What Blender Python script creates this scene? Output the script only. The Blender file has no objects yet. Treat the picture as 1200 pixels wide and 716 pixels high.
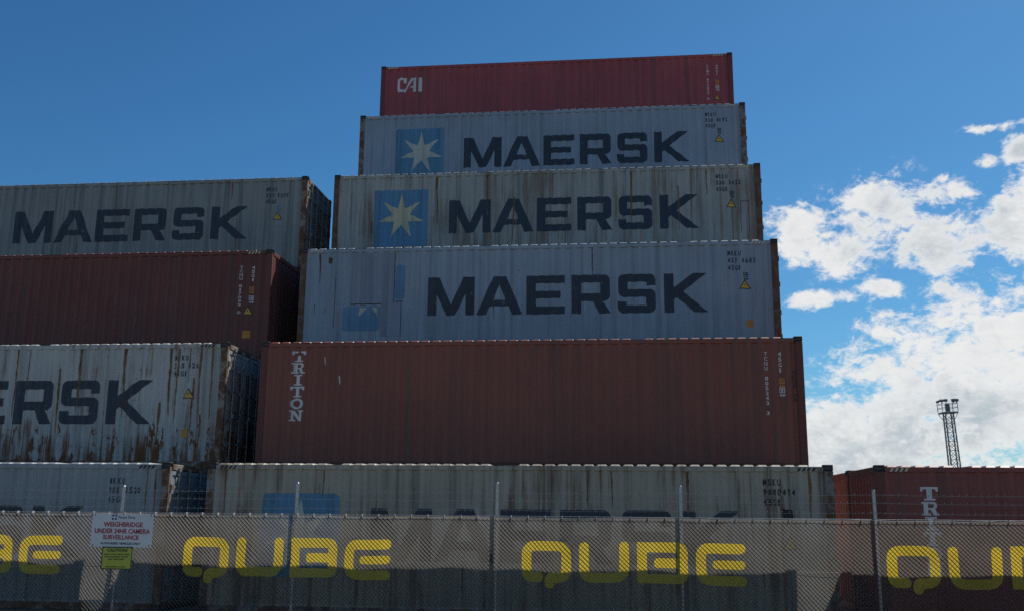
import bpy, bmesh, math, random
from mathutils import Vector, Matrix
from mathutils.geometry import tessellate_polygon
R = math.radians
scene = bpy.context.scene
COL = scene.collection
random.seed(7)

# ------------------------------------------------------------------ camera
CAM_Z = 1.921
cam_d = bpy.data.cameras.new('camera')
cam = bpy.data.objects.new('camera', cam_d); COL.objects.link(cam)
cam_d.sensor_fit = 'HORIZONTAL'; cam_d.sensor_width = 36.0
cam_d.lens = 1159.93 / 1200 * 36.0
cam_d.clip_start = 0.1; cam_d.clip_end = 6000
cam.matrix_world = (Matrix.Translation((0, 0, CAM_Z)) @ Matrix.Rotation(R(6.415), 4, 'Z')
                    @ Matrix.Rotation(R(90 + 11.92), 4, 'X') @ Matrix.Rotation(R(0.532), 4, 'Z'))
scene.camera = cam

# ------------------------------------------------------------------ node helper
class NT:
    def __init__(s, tree):
        s.t = tree; tree.nodes.clear()
    def n(s, typ, ins=None, **attrs):
        nd = s.t.nodes.new(typ)
        for k, v in attrs.items(): setattr(nd, k, v)
        for k, v in (ins or {}).items(): s.set(nd.inputs[k], v)
        return nd
    def set(s, sock, v):
        if isinstance(v, bpy.types.NodeSocket): s.t.links.new(v, sock)
        elif isinstance(v, bpy.types.Node): s.t.links.new(v.outputs[0], sock)
        else:
            if hasattr(sock.default_value, '__len__') and not hasattr(v, '__len__'): v = (v,) * len(sock.default_value)
            if hasattr(v, '__len__') and len(v) == 3 and hasattr(sock.default_value, '__len__') and len(sock.default_value) == 4: v = (*v, 1)
            sock.default_value = v
    def m(s, op, a, b=0.0, c=0.0, clamp=False):
        nd = s.t.nodes.new('ShaderNodeMath'); nd.operation = op; nd.use_clamp = clamp
        for i, v in enumerate((a, b, c)): s.set(nd.inputs[i], v)
        return nd.outputs[0]
    def smooth(s, v, lo, hi, a=0.0, b=1.0):
        nd = s.n('ShaderNodeMapRange', {0: v, 1: lo, 2: hi, 3: a, 4: b}, interpolation_type='SMOOTHSTEP')
        return nd.outputs[0]
    def mix(s, f, a, b, mode='MIX'):
        nd = s.n('ShaderNodeMix', data_type='RGBA', blend_type=mode, clamp_factor=True)
        s.set(nd.inputs[0], f); s.set(nd.inputs[6], a); s.set(nd.inputs[7], b)
        return nd.outputs[2]
    def noise(s, vec, scale, detail=4.0, rough=0.55, dist=0.0):
        return s.n('ShaderNodeTexNoise', {'Vector': vec, 'Scale': scale, 'Detail': detail, 'Roughness': rough, 'Distortion': dist}).outputs[0]
    def mapv(s, vec, scale=(1, 1, 1), loc=(0, 0, 0)):
        return s.n('ShaderNodeMapping', {'Vector': vec, 'Scale': scale, 'Location': loc}).outputs[0]

# ------------------------------------------------------------------ sky, sun, exposure
SUN_AZ, SUN_EL = 38.5, 50.5           # azimuth measured from +Y towards +X
world = bpy.data.worlds.new('World'); scene.world = world; world.use_nodes = True
w = NT(world.node_tree)
sky = w.n('ShaderNodeTexSky', sky_type='NISHITA', sun_disc=False, sun_elevation=R(SUN_EL), sun_rotation=R(SUN_AZ),
          altitude=0.0, air_density=1.0, dust_density=0.35, ozone_density=3.5)
# the phone's rendering of blue: a slightly steeper response on the sky colour
SKY_K = 0.11
grd = w.n('ShaderNodeGamma', {'Color': w.mix(1.0, sky.outputs[0], (SKY_K,) * 3, 'MULTIPLY'), 'Gamma': 1.45})
g2 = w.mix(1.0, grd.outputs[0], (0.58, 1.09, 1.20), 'MULTIPLY')
g3 = w.n('ShaderNodeVectorMath', {0: g2, 1: w.n('ShaderNodeVectorMath', {0: g2, 1: (0.9, 0.62, 0.42), 2: (1, 1, 1)}, operation='MULTIPLY_ADD').outputs[0]}, operation='DIVIDE').outputs[0]
sky_col = w.mix(1.0, g3, (1 / SKY_K,) * 3, 'MULTIPLY')
gen = w.n('ShaderNodeTexCoord').outputs['Generated']
nrm = w.n('ShaderNodeVectorMath', {0: gen}, operation='NORMALIZE').outputs[0]
sx = w.n('ShaderNodeSeparateXYZ', {0: nrm})
az = w.m('MULTIPLY', w.m('ARCTAN2', sx.outputs[0], sx.outputs[1]), 180 / math.pi)
el = w.m('MULTIPLY', w.m('ARCSINE', sx.outputs[2]), 180 / math.pi)
# clouds: azimuth, elevation, half-width, half-height of each cumulus heap, in degrees
HEAPS = [(11.5, 3.2, 5.4, 4.0), (15.9, 4.9, 4.9, 5.4), (19.2, 6.2, 5.0, 6.2), (23.5, 6.6, 5.6, 6.2), (30, 6.0, 8, 8),
         (10.5, 15.7, 2.0, 1.6), (12.8, 14.2, 2.3, 1.3), (14.7, 16.6, 2.4, 1.8), (17.4, 14.4, 2.6, 1.7), (21.8, 15.4, 2.0, 2.4),
         (18.9, 17.0, 2.5, .9), (11.6, 11.9, 2.6, .6), (14.6, 12.2, 2.2, .55),
         (20.7, 20.1, 1.4, .40), (20.4, 18.3, .7, .5), (21.9, 18.7, .9, .8),
         (28, 16, 4, 3), (38, 10, 8, 6), (58, 10, 12, 6), (88, 8, 16, 6), (130, 7, 18, 6), (-160, 7, 18, 5), (-110, 6, 18, 5), (-66, 4, 10, 4)]
f1 = w.noise(w.mapv(nrm, scale=(1, 1, 1.5)), 26.0, 7.0, 0.62, 0.5)
f2 = w.noise(w.mapv(nrm, scale=(1, 1, 1.6)), 95.0, 5.0, 0.66, 0.4)
fb = w.m('ADD', w.m('MULTIPLY', f1, 0.66), w.m('MULTIPLY', f2, 0.34))
heap = None
ae = w.n('ShaderNodeCombineXYZ', {0: az, 1: el, 2: 0.0}).outputs[0]
for a, e, rx, ry in HEAPS:
    q = w.n('ShaderNodeVectorMath', {0: ae, 1: (1 / rx, 1 / ry, 0), 2: (-a / rx, -e / ry, 0)}, operation='MULTIPLY_ADD').outputs[0]
    d = w.n('ShaderNodeVectorMath', {0: q}, operation='LENGTH').outputs['Value']
    if ry < 1: d = w.m('ADD', d, 0.14)      # thin wisps stay broken
    heap = d if heap is None else w.m('SMOOTH_MIN', heap, d, 0.15)
heap = w.m('SUBTRACT', 1.0, heap)
dens = w.m('ADD', w.m('MULTIPLY', heap, 0.95), w.m('MULTIPLY', w.m('SUBTRACT', fb, 0.475), 4.4))
alpha = w.smooth(dens, -0.12, 0.62)
alpha = w.m('MULTIPLY', alpha, w.smooth(heap, -0.8, -0.1))
f3 = w.noise(w.mapv(nrm, loc=(0.012, 0.008, 0.02)), 11.0, 5.0, 0.55)
body = w.smooth(w.m('ADD', w.m('MULTIPLY', w.m('SUBTRACT', f3, 0.5), 1.8), w.m('MULTIPLY', w.m('SUBTRACT', f2, 0.5), 0.9)), -0.42, 0.30)
thick = w.smooth(dens, 0.25, 1.1)
shade = w.m('MULTIPLY', w.m('SUBTRACT', 1.0, body), thick)
CLOUD = 7.7
ccol = w.mix(shade, tuple(CLOUD * c for c in (1.0, 1.0, 0.99)), tuple(CLOUD * c for c in (0.52, 0.60, 0.66)))
skyc = w.mix(w.m('MULTIPLY', alpha, 0.97), sky_col, ccol)
bg = w.n('ShaderNodeBackground', {'Color': skyc, 'Strength': 0.11})
w.n('ShaderNodeOutputWorld', {'Surface': bg.outputs[0]})

sd = bpy.data.lights.new('sun', 'SUN'); sd.energy = 4.2; sd.angle = R(0.53); sd.color = (1.0, 0.95, 0.87)
sun = bpy.data.objects.new('sun', sd); COL.objects.link(sun)
sdir = Vector((math.sin(R(SUN_AZ)) * math.cos(R(SUN_EL)), math.cos(R(SUN_AZ)) * math.cos(R(SUN_EL)), math.sin(R(SUN_EL))))
sun.rotation_euler = sdir.to_track_quat('Z', 'Y').to_euler(); sun.location = (30, 30, 40)
vs = scene.view_settings
vs.view_transform = 'Standard'; vs.look = 'None'; vs.gamma = 1.0; vs.exposure = 0.0
scene.render.engine = 'CYCLES'
scene.cycles.use_denoising = False; scene.cycles.adaptive_threshold = 0.006
scene.cycles.transparent_max_bounces = 12
scene.cycles.max_bounces = 5; scene.cycles.diffuse_bounces = 3; scene.cycles.glossy_bounces = 2; scene.cycles.transmission_bounces = 3

# ------------------------------------------------------------------ materials
def material(name):
    m = bpy.data.materials.new(name); m.use_nodes = True
    return m, NT(m.node_tree)
def finish(t, col, rough=0.6, bump=None, bstr=0.3, bdist=0.01, metal=0.0, spec=0.4):
    b = t.n('ShaderNodeBsdfPrincipled', {'Base Color': col, 'Roughness': rough, 'Metallic': metal, 'Specular IOR Level': spec})
    if bump is not None:
        t.set(b.inputs['Normal'], t.n('ShaderNodeBump', {'Height': bump, 'Strength': bstr, 'Distance': bdist}).outputs[0])
    t.n('ShaderNodeOutputMaterial', {'Surface': b.outputs[0]})
RUST_A, RUST_B = (0.070, 0.034, 0.020), (0.19, 0.095, 0.048)
def weather(t, base, seed, rust, streak, grime, fade=0.16, low=0.0, chip=None, rcol=None, scratch=0.0):
    """base paint with blotchy fading, run-down dirt streaks, rust runs and rust specks, in container metres"""
    o = t.mapv(t.n('ShaderNodeTexCoord').outputs['Object'], loc=(seed * 13.1, seed * 5.7, seed * 3.3))
    raw = t.n('ShaderNodeSeparateXYZ', {0: t.n('ShaderNodeTexCoord').outputs['Object']})
    big = t.noise(o, 0.55, 3.0, 0.6)
    v = t.m('ADD', 1.0, t.m('MULTIPLY', t.m('SUBTRACT', big, 0.5), fade * 4))
    col = t.mix(1.0, base, t.n('ShaderNodeCombineColor', {0: v, 1: v, 2: v}).outputs[0], 'MULTIPLY')
    so = t.mapv(o, scale=(5.5, 2.0, 0.16))
    st = t.noise(so, 1.0, 3.0, 0.62)
    col = t.mix(t.smooth(st, 0.47, 0.72, 0, grime), col, tuple(c * 0.42 for c in (0.16, 0.155, 0.13)))
    lt = t.noise(t.mapv(o, scale=(9, 2, 0.3), loc=(4, 1, 7)), 1.0, 2.0, 0.6)
    col = t.mix(t.smooth(lt, 0.58, 0.8, 0, 0.35), col, tuple(min(.75, c * 1.25 + .02) for c in base))
    # rust runs
    area = t.noise(t.mapv(o, loc=(31, 7, 2)), 0.7, 3.0, 0.6)
    run = t.noise(t.mapv(o, scale=(4.6, 1.5, 0.17), loc=(9, 3, 1)), 1.6, 4.0, 0.72)
    fine = t.noise(t.mapv(o, scale=(14, 3, 0.45), loc=(3, 3, 9)), 1.0, 3.0, 0.6)
    hz = t.smooth(raw.outputs[2], 1.45, 0.0, 0.0, low)
    drive = t.m('ADD', t.m('ADD', t.m('MULTIPLY', run, 0.55), t.m('MULTIPLY', area, 0.30)), t.m('ADD', t.m('MULTIPLY', hz, 0.07), t.m('ADD', t.m('MULTIPLY', fine, 0.15), (streak - 0.5) * 0.3)))
    rm = t.smooth(drive, 0.545, 0.66)
    spot = t.smooth(t.noise(o, 11.0, 3.0, 0.7), 0.69 - 0.06 * rust, 0.74 - 0.06 * rust)
    spot = t.m('MULTIPLY', spot, t.smooth(area, 0.40, 0.62, 0.2, 1.0))
    if low > .5:
        scab = t.noise(t.mapv(o, scale=(1.3, 1, .42)), 3.4, 5.0, 0.80)
        scab = t.smooth(t.m('ADD', scab, t.m('MULTIPLY', t.smooth(raw.outputs[2], 1.7, 0.3), 0.11)), 0.635, 0.665)
        spot = t.m('MAXIMUM', spot, t.m('MULTIPLY', scab, t.smooth(raw.outputs[2], 1.5, 1.2)))
    rm = t.m('MULTIPLY', t.m('MAXIMUM', rm, spot), min(1.0, rust), clamp=True)
    rc = t.mix(t.noise(o, 14.0, 2.0, 0.6), *(rcol or (RUST_A, RUST_B)))
    col = t.mix(rm, col, rc)
    if scratch:
        sc_ = t.smooth(t.noise(t.mapv(o, scale=(11, 3, 1.1), loc=(5, 1, 3)), 1.0, 3.0, 0.75), 0.69, 0.74)
        col = t.mix(t.m('MULTIPLY', sc_, t.smooth(area, 0.42, 0.60, 0.0, scratch)), col, tuple(c * .6 + .14 for c in base))
    if chip is not None:
        ch = t.smooth(t.noise(t.mapv(o, scale=(1, 1, .6), loc=(2, 8, 5)), 7.0, 4.0, 0.75), 0.63, 0.67)
        col = t.mix(t.m('MULTIPLY', ch, 0.8), col, chip)
    bump = t.m('ADD', t.m('MULTIPLY', t.noise(o, 1.6, 1.0, 0.5), 1.0), t.m('MULTIPLY', t.noise(o, 40, 1.0, 0.6), 0.06))
    rough = t.m('ADD', 0.5, t.m('MULTIPLY', rm, 0.35))
    return col, rough, bump
def paint(name, base, seed, rust=0.6, streak=0.4, grime=0.5, low=0.0, chip=None, fade=0.16, rcol=None, scratch=0.0):
    m, t = material(name)
    col, rough, bump = weather(t, base, seed, rust, streak, grime, fade, low, chip, rcol, scratch)
    finish(t, col, rough, bump, 0.55, 0.02)
    return m
def plain(name, base, rough=0.6, var=0.12, scale=6.0, metal=0.0, bump=0.2):
    m, t = material(name)
    o = t.n('ShaderNodeTexCoord').outputs['Object']
    n = t.noise(o, scale, 5.0, 0.6)
    v = t.m('ADD', 1.0, t.m('MULTIPLY', t.m('SUBTRACT', n, 0.5), var * 4))
    col = t.mix(1.0, base, t.n('ShaderNodeCombineColor', {0: v, 1: v, 2: v}).outputs[0], 'MULTIPLY')
    finish(t, col, rough, t.noise(o, scale * 8, 4), bump, 0.004, metal)
    return m
def rusty(name, base, seed, amount):
    m, t = material(name)
    o = t.mapv(t.n('ShaderNodeTexCoord').outputs['Object'], loc=(seed * 3.7, seed, seed * 2.1))
    n = t.noise(o, 3.0, 7.0, 0.7)
    f = t.smooth(n, 0.62 - 0.3 * amount, 0.70 - 0.2 * amount)
    rc = t.mix(t.noise(o, 18.0, 4.0, 0.6), RUST_A, RUST_B)
    finish(t, t.mix(f, base, rc), t.m('ADD', 0.55, t.m('MULTIPLY', f, 0.3)), t.noise(o, 30, 5), 0.4, 0.008)
    return m
GREY = (0.33, 0.36, 0.37)
NAVY = (0.026, 0.041, 0.064)
M = {}
M['navy'] = paint('navy_lettering_paint', NAVY, 3, 0.5, 0.35, 0.15, chip=(0.16, 0.18, 0.19))
M['white'] = paint('white_marking_paint', (0.62, 0.62, 0.60), 5, 0.35, 0.2, 0.4)
M['faded'] = paint('faded_blue_paint', (0.115, 0.245, 0.375), 19, 0.3, 0.25, 0.4, fade=0.16, chip=(0.24, 0.31, 0.38))
M['star_warm'] = paint('warm_star_paint', (0.52, 0.50, 0.33), 6, 0.35, 0.3, 0.4)
M['star'] = paint('star_paint', (0.50, 0.52, 0.47), 6, 0.3, 0.2, 0.35)
M['scuff'] = plain('pale_scuff', (0.26, 0.17, 0.15), 0.7)
M['black'] = plain('black_marking_paint', (0.02, 0.022, 0.026), 0.6)
M['yellow'] = plain('yellow_label', (0.62, 0.40, 0.06), 0.5)
M['orange'] = plain('orange_label', (0.55, 0.24, 0.04), 0.5)
M['stripe'] = plain('cream_stripe_paint', (0.60, 0.55, 0.42), 0.6)
M['logo'] = paint('blue_panel_paint', (0.095, 0.255, 0.41), 9, 0.45, 0.35, 0.5, fade=0.14, chip=(0.2, 0.26, 0.32))
M['casting'] = rusty('casting_steel', (0.055, 0.055, 0.058), 2, 0.35)
M['galv'] = plain('galvanised_steel', (0.42, 0.43, 0.44), 0.45, 0.12, 9, 0.6)
M['wire'] = plain('galvanised_wire', (0.34, 0.345, 0.35), 0.5, 0.1, 5, 0.4)
M['rod'] = plain('lock_rod_steel', (0.30, 0.31, 0.32), 0.5, 0.15, 7, 0.5)

# ------------------------------------------------------------------ mesh helpers
def tag(o, label=None, cat=None, group=None, kind=None):
    if label: o['label'] = label
    if cat: o['category'] = cat
    if group: o['group'] = group
    if kind: o['kind'] = kind
    return o
def empty(name, loc):
    o = bpy.data.objects.new(name, None); COL.objects.link(o); o.location = loc; o.empty_display_size = 0.2
    return o
def put(name, mesh, mat, parent=None, loc=(0, 0, 0), rz=0.0):
    o = bpy.data.objects.new(name, mesh); COL.objects.link(o); o.parent = parent
    o.location = loc; o.rotation_euler = (0, 0, rz)
    if not mesh.materials: mesh.materials.append(None)
    o.material_slots[0].link = 'OBJECT'; o.material_slots[0].material = mat
    return o
def mesh_of(name, verts, faces, smooth=False):
    me = bpy.data.meshes.new(name); me.from_pydata(verts, [], faces); me.update()
    if smooth: me.polygons.foreach_set('use_smooth', [True] * len(me.polygons))
    return me
class MB:
    def __init__(s): s.v = []; s.f = []
    def box(s, x0, x1, y0, y1, z0, z1):
        b = len(s.v)
        s.v += [(x0, y0, z0), (x1, y0, z0), (x1, y1, z0), (x0, y1, z0), (x0, y0, z1), (x1, y0, z1), (x1, y1, z1), (x0, y1, z1)]
        s.f += [tuple(b + i for i in q) for q in ((0, 3, 2, 1), (4, 5, 6, 7), (0, 1, 5, 4), (1, 2, 6, 5), (2, 3, 7, 6), (3, 0, 4, 7))]
        return s
    def bar(s, a, b, r, n=6, r2=None):
        a = Vector(a); b = Vector(b); d = (b - a).normalized(); r2 = r if r2 is None else r2
        u = d.orthogonal().normalized(); v = d.cross(u); k = len(s.v)
        for p, rr in ((a, r), (b, r2)):
            for i in range(n):
                t = 2 * math.pi * i / n; s.v.append(tuple(p + (u * math.cos(t) + v * math.sin(t)) * rr))
        for i in range(n): s.f.append((k + i, k + (i + 1) % n, k + n + (i + 1) % n, k + n + i))
        s.f.append(tuple(k + i for i in reversed(range(n)))); s.f.append(tuple(k + n + i for i in range(n)))
        return s
    def mesh(s, name, bevel=0.0, smooth=False):
        me = mesh_of(name, s.v, s.f, smooth)
        if bevel:
            bm = bmesh.new(); bm.from_mesh(me)
            bmesh.ops.bevel(bm, geom=bm.edges[:], offset=bevel, segments=1, affect='EDGES', clamp_overlap=True)
            bm.to_mesh(me); bm.free(); me.update()
        return me

# ------------------------------------------------------------------ ground
g = put('ground', MB().box(-900, 900, -600, 1500, -0.6, 0.0).mesh('ground'), None); tag(g, kind='structure')
m, t = material('yard_gravel')
o = t.n('ShaderNodeTexCoord').outputs['Object']
finish(t, t.mix(t.noise(o, 0.4, 8, 0.7), (0.16, 0.135, 0.105), (0.30, 0.26, 0.205)), 0.95, t.noise(o, 14, 6), 0.6, 0.05)
g.material_slots[0].material = m
m, t = material('asphalt')
o = t.n('ShaderNodeTexCoord').outputs['Object']
finish(t, t.mix(t.noise(o, 0.7, 8, 0.7), (0.042, 0.042, 0.044), (0.075, 0.074, 0.07)), 0.9, t.noise(o, 60, 4), 0.5, 0.02)
rd = put('road', mesh_of('road', [(-120, -4.5, .004), (120, -4.5, .004), (120, 7.5, .004), (-120, 7.5, .004)], [(0, 1, 2, 3)]), m); tag(rd, kind='structure')
kb = put('kerb', MB().box(-120, 120, 7.5, 7.65, -0.1, 0.12).mesh('kerb', 0.02), plain('kerb_concrete', (0.3, 0.29, 0.27), 0.9)); tag(kb, kind='structure')

# ------------------------------------------------------------------ container meshes (shared)
L, W, H = 12.192, 2.438, 2.896
PW = 0.16                      # corner post width
PITCH, DEEP, FACE = 0.278, 0.040, 0.018
PROF = [(0.0, 0), (0.072, 0), (0.140, 1), (0.210, 1), (0.278, 0)]
WX0, WX1, WZ0, WZ1 = PW - .01, L - PW + .01, 0.15, H - 0.13
def wall_breaks():
    out = [WX0]; k = 0
    while True:
        for u, _ in PROF[:4]:
            x = WX0 + k * PITCH + u
            if x > WX0 + 1e-4 and x < WX1 - 1e-4: out.append(x)
        k += 1
        if WX0 + k * PITCH > WX1: break
    return out + [WX1]
BREAKS = wall_breaks()
def wall_y(x):
    u = (x - WX0 + 1e-7) % PITCH
    for (a, ha), (b, hb) in zip(PROF, PROF[1:]):
        if u <= b: return FACE + DEEP * (ha + (hb - ha) * (u - a) / (b - a))
    return FACE
def side_wall_mesh(seed):
    rnd = random.Random(seed); v = []; f = []; zs = [WZ0 + (WZ1 - WZ0) * i / 8 for i in range(9)]
    dents = [(rnd.uniform(.5, 11.7), rnd.uniform(.4, 2.5), rnd.uniform(.15, .45), rnd.uniform(.006, .02)) for _ in range(14)]
    for x in BREAKS:
        for z in zs:
            d = sum(a * math.exp(-((x - cx) ** 2 + (z - cz) ** 2) / (r * r)) for cx, cz, r, a in dents) if WZ0 < z < WZ1 else 0
            v.append((x, wall_y(x) + d, z))
    n = len(zs)
    for i in range(len(BREAKS) - 1):
        for j in range(n - 1): f.append((i * n + j, (i + 1) * n + j, (i + 1) * n + j + 1, i * n + j + 1))
    return mesh_of('side_wall', v, f)
def roof_mesh(skip):
    v = []; f = []; xs = []; k = 0; x = PW + .06; p = 0.252
    while x + p < L - PW:
        c = 0 if k in skip else 1
        xs += [(x, 0), (x + .035, c), (x + .17, c), (x + .205, 0)]; x += p; k += 1
    xs = [(PW * .4, 0)] + xs + [(L - PW * .4, 0)]
    zb = H - 0.040; ys = [(0.010, 0), (0.075, 1), (W / 2, 1), (W - 0.075, 1), (W - 0.010, 0)]
    for x, c in xs:
        for y, e in ys: v.append((x, y, zb + .034 * c * e))
    n = len(ys)
    for i in range(len(xs) - 1):
        for j in range(n - 1): f.append((i * n + j, (i + 1) * n + j, (i + 1) * n + j + 1, i * n + j + 1))
    return mesh_of('roof', v, f)
def end_wall_mesh():
    v = []; f = []; ys = [(0.12, 0)]; y = 0.20
    while y + .24 < W - .15:
        ys += [(y, 0), (y + .05, 1), (y + .13, 1), (y + .18, 0)]; y += .245
    ys += [(W - .12, 0)]
    for y, h in ys:
        for z in (0.16, H - .15): v.append((0.02 + .045 * h, y, z))
    for i in range(len(ys) - 1): f.append((i * 2, i * 2 + 1, i * 2 + 3, i * 2 + 2))
    return mesh_of('end_wall', v, f)
def casting_mesh():
    bm = bmesh.new()
    me0 = MB().box(-.089, .089, -.081, .081, -.059, .059).mesh('c', 0.008); bm.from_mesh(me0)
    for fc in [q for q in bm.faces if q.calc_area() > .012 and abs(q.normal.z) < .5]:
        bmesh.ops.inset_individual(bm, faces=[fc], thickness=.028, depth=0)
        bmesh.ops.translate(bm, verts=fc.verts[:], vec=-fc.normal * .03)
    me = bpy.data.meshes.new('corner_casting'); bm.to_mesh(me); bm.free(); return me
def base_mesh():
    b = MB()
    for y in (.02, W - .07): b.box(.17, L - .17, y, y + .05, 0.012, .155)
    b.box(.17, L - .17, .07, W - .07, .11, .15)
    for i in range(1, 30): b.box(.17 + i * .39, .21 + i * .39, .07, W - .07, .02, .11)
    return b.mesh('base')
def door_mesh():
    # one leaf, hinge side at y = 0, outer face towards +x at x = 0
    b = MB(); w_, z0, z1 = 1.09, .17, H - .16
    b.box(-.05, -.022, 0.02, w_ - .02, z0 + .02, z1 - .02)
    b.box(-.05, 0, 0, .07, z0, z1); b.box(-.05, 0, w_ - .07, w_, z0, z1)
    b.box(-.049, -.001, .07, w_ - .07, z0, z0 + .09); b.box(-.049, -.001, .07, w_ - .07, z1 - .09, z1)
    for i in range(5):
        zz = z0 + .22 + i * .47; b.box(-.048, -.004, .07, w_ - .07, zz, zz + .17)
    return b.mesh('door', 0.006)
def rod_mesh():
    b = MB(); b.bar((0.03, 0, .13), (.03, 0, H - .12), .017, 8)
    for z in (.13, .55, 1.1, 1.75, 2.3, H - .17): b.box(-.004, .055, -.045, .045, z, z + .07)
    return b.mesh('lock_rod')
def handle_mesh():
    b = MB(); b.bar((.04, 0, 1.25), (.05, -.46, 1.22), .013, 6); b.box(-.003, .06, -.05, .0, 1.2, 1.29); b.box(-.003, .065, -.5, -.42, 1.17, 1.26)
    return b.mesh('handle')
def hinge_mesh():
    return MB().box(-.02, .02, -.05, .09, -.045, .045).bar((.012, -.03, -.06), (.012, -.03, .06), .018, 6).mesh('hinge')
def rail_mesh(seed):
    rnd = random.Random(seed + 50); v = []; f = []; n = 42; dy = dz = 0.0
    for i in range(n + 1):
        x = PW + .02 + (L - 2 * PW - .04) * i / n
        dy = dy * .6 + rnd.uniform(-.004, .005) + (rnd.random() < .06) * .012; dz = dz * .6 + rnd.uniform(-.003, .003) - (rnd.random() < .05) * .010
        if i in (0, n): dy = dz = 0
        for y, z in ((.016, -.135), (.004, -.123), (.004, -.052), (.016, -.040), (.064, -.040), (.064, -.135)): v.append((x, y + max(dy, -.003), H + z + min(dz, .003)))
    for i in range(n):
        for j in range(6): f.append((i * 6 + j, (i + 1) * 6 + j, (i + 1) * 6 + (j + 1) % 6, i * 6 + (j + 1) % 6))
    return mesh_of('top_rail', v, f)
ME = dict(walls=[side_wall_mesh(i) for i in range(6)], roofs=[roof_mesh(s) for s in ({16, 29}, {9, 22, 23}, {33}, {5, 18, 38})],
          end=end_wall_mesh(), cast=casting_mesh(), base=base_mesh(), door=door_mesh(), rod=rod_mesh(), handle=handle_mesh(), hinge=hinge_mesh(),
          post=MB().box(0, PW, 0, .11, .119, H - .119).box(PW - .04, PW + .012, .11, .15, .119, H - .119).mesh('corner_post', 0.01),
          rails=[rail_mesh(i) for i in range(5)],
          erail=MB().box(.006, .07, .16, W - .16, H - .15, H - .03).mesh('end_rail', 0.01),
          esill=MB().box(.006, .09, .16, W - .16, .015, .165).mesh('end_sill', 0.01))

def fit(polys, box):
    x0, z0, x1, z1 = box
    return [[[(x0 + (x1 - x0) * x, z0 + (z1 - z0) * z) for x, z in loop] for loop in p] for p in polys]
def poly_bm(polys):
    bm = bmesh.new()
    for p in polys:
        pts = [q for loop in p for q in loop]
        tris = tessellate_polygon([[Vector((x, z, 0)) for x, z in loop] for loop in p])
        vs_ = [bm.verts.new((x, 0, z)) for x, z in pts]
        for a, b, c in tris:
            A, B, C = pts[a], pts[b], pts[c]
            ar = (B[0] - A[0]) * (C[1] - A[1]) - (B[1] - A[1]) * (C[0] - A[0])
            if abs(ar) < 1e-9: continue
            tri = (a, b, c) if ar > 0 else (a, c, b)
            try: bm.faces.new([vs_[i] for i in tri])
            except ValueError: pass
    return bm
def cut(bm, vals, axis):
    for v in vals:
        co = [0, 0, 0]; no = [0, 0, 0]; co[axis] = v; no[axis] = 1
        bmesh.ops.bisect_plane(bm, geom=bm.verts[:] + bm.edges[:] + bm.faces[:], dist=1e-6, plane_co=co, plane_no=no)
def wall_bm(bm, off):
    xs = [v.co.x for v in bm.verts]; lo, hi = min(xs), max(xs)
    cut(bm, [b for b in BREAKS if lo < b < hi], 0)
    for v in bm.verts: v.co.y = wall_y(v.co.x) - off
    return bm
def bm_mesh(bm, name):
    me = bpy.data.meshes.new(name); bm.to_mesh(me); bm.free(); return me
def on_wall(root, name, polys, mat, off=0.004, label=None):
    o = put(name, bm_mesh(wall_bm(poly_bm(polys), off), name), mat, root)
    if label: o['label'] = label
    return o
def flat(root, name, polys, mat, y, label=None):
    bm = poly_bm(polys)
    for v in bm.verts: v.co.y = y
    o = put(name, bm_mesh(bm, name), mat, root)
    if label: o['label'] = label
    return o
_tc = {}
def text_tris(s, bold=0.0):
    if (s, bold) not in _tc:
        c = bpy.data.curves.new('t', 'FONT'); c.body = s; c.offset = bold; c.resolution_u = 3
        ob = bpy.data.objects.new('t', c); COL.objects.link(ob)
        dg = bpy.context.evaluated_depsgraph_get(); me = ob.evaluated_get(dg).to_mesh()
        vs_ = [(v.co.x, v.co.y) for v in me.vertices]; fs = [tuple(p.vertices) for p in me.polygons]
        ob.evaluated_get(dg).to_mesh_clear(); bpy.data.objects.remove(ob); bpy.data.curves.remove(c)
        x0 = min(v[0] for v in vs_); x1 = max(v[0] for v in vs_); z0 = min(v[1] for v in vs_); z1 = max(v[1] for v in vs_)
        _tc[(s, bold)] = ([((x - x0) / (x1 - x0), (z - z0) / (z1 - z0)) for x, z in vs_], fs)
    return _tc[(s, bold)]
def text_bm(items, bold=0.02):
    """items: (string, x0, z0, x1, z1)"""
    bm = bmesh.new()
    for s, x0, z0, x1, z1 in items:
        vs_, fs = text_tris(s, bold)
        bv = [bm.verts.new((x0 + (x1 - x0) * x, 0, z0 + (z1 - z0) * z)) for x, z in vs_]
        for f in fs:
            try: bm.faces.new([bv[i] for i in f])
            except ValueError: pass
    return bm
def text_on_wall(root, name, items, mat, bold=0.02, off=0.004, label=None):
    o = put(name, bm_mesh(wall_bm(text_bm(items, bold), off), name), mat, root); o['kind'] = 'stuff'
    if label: o['label'] = label
    return o

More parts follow.
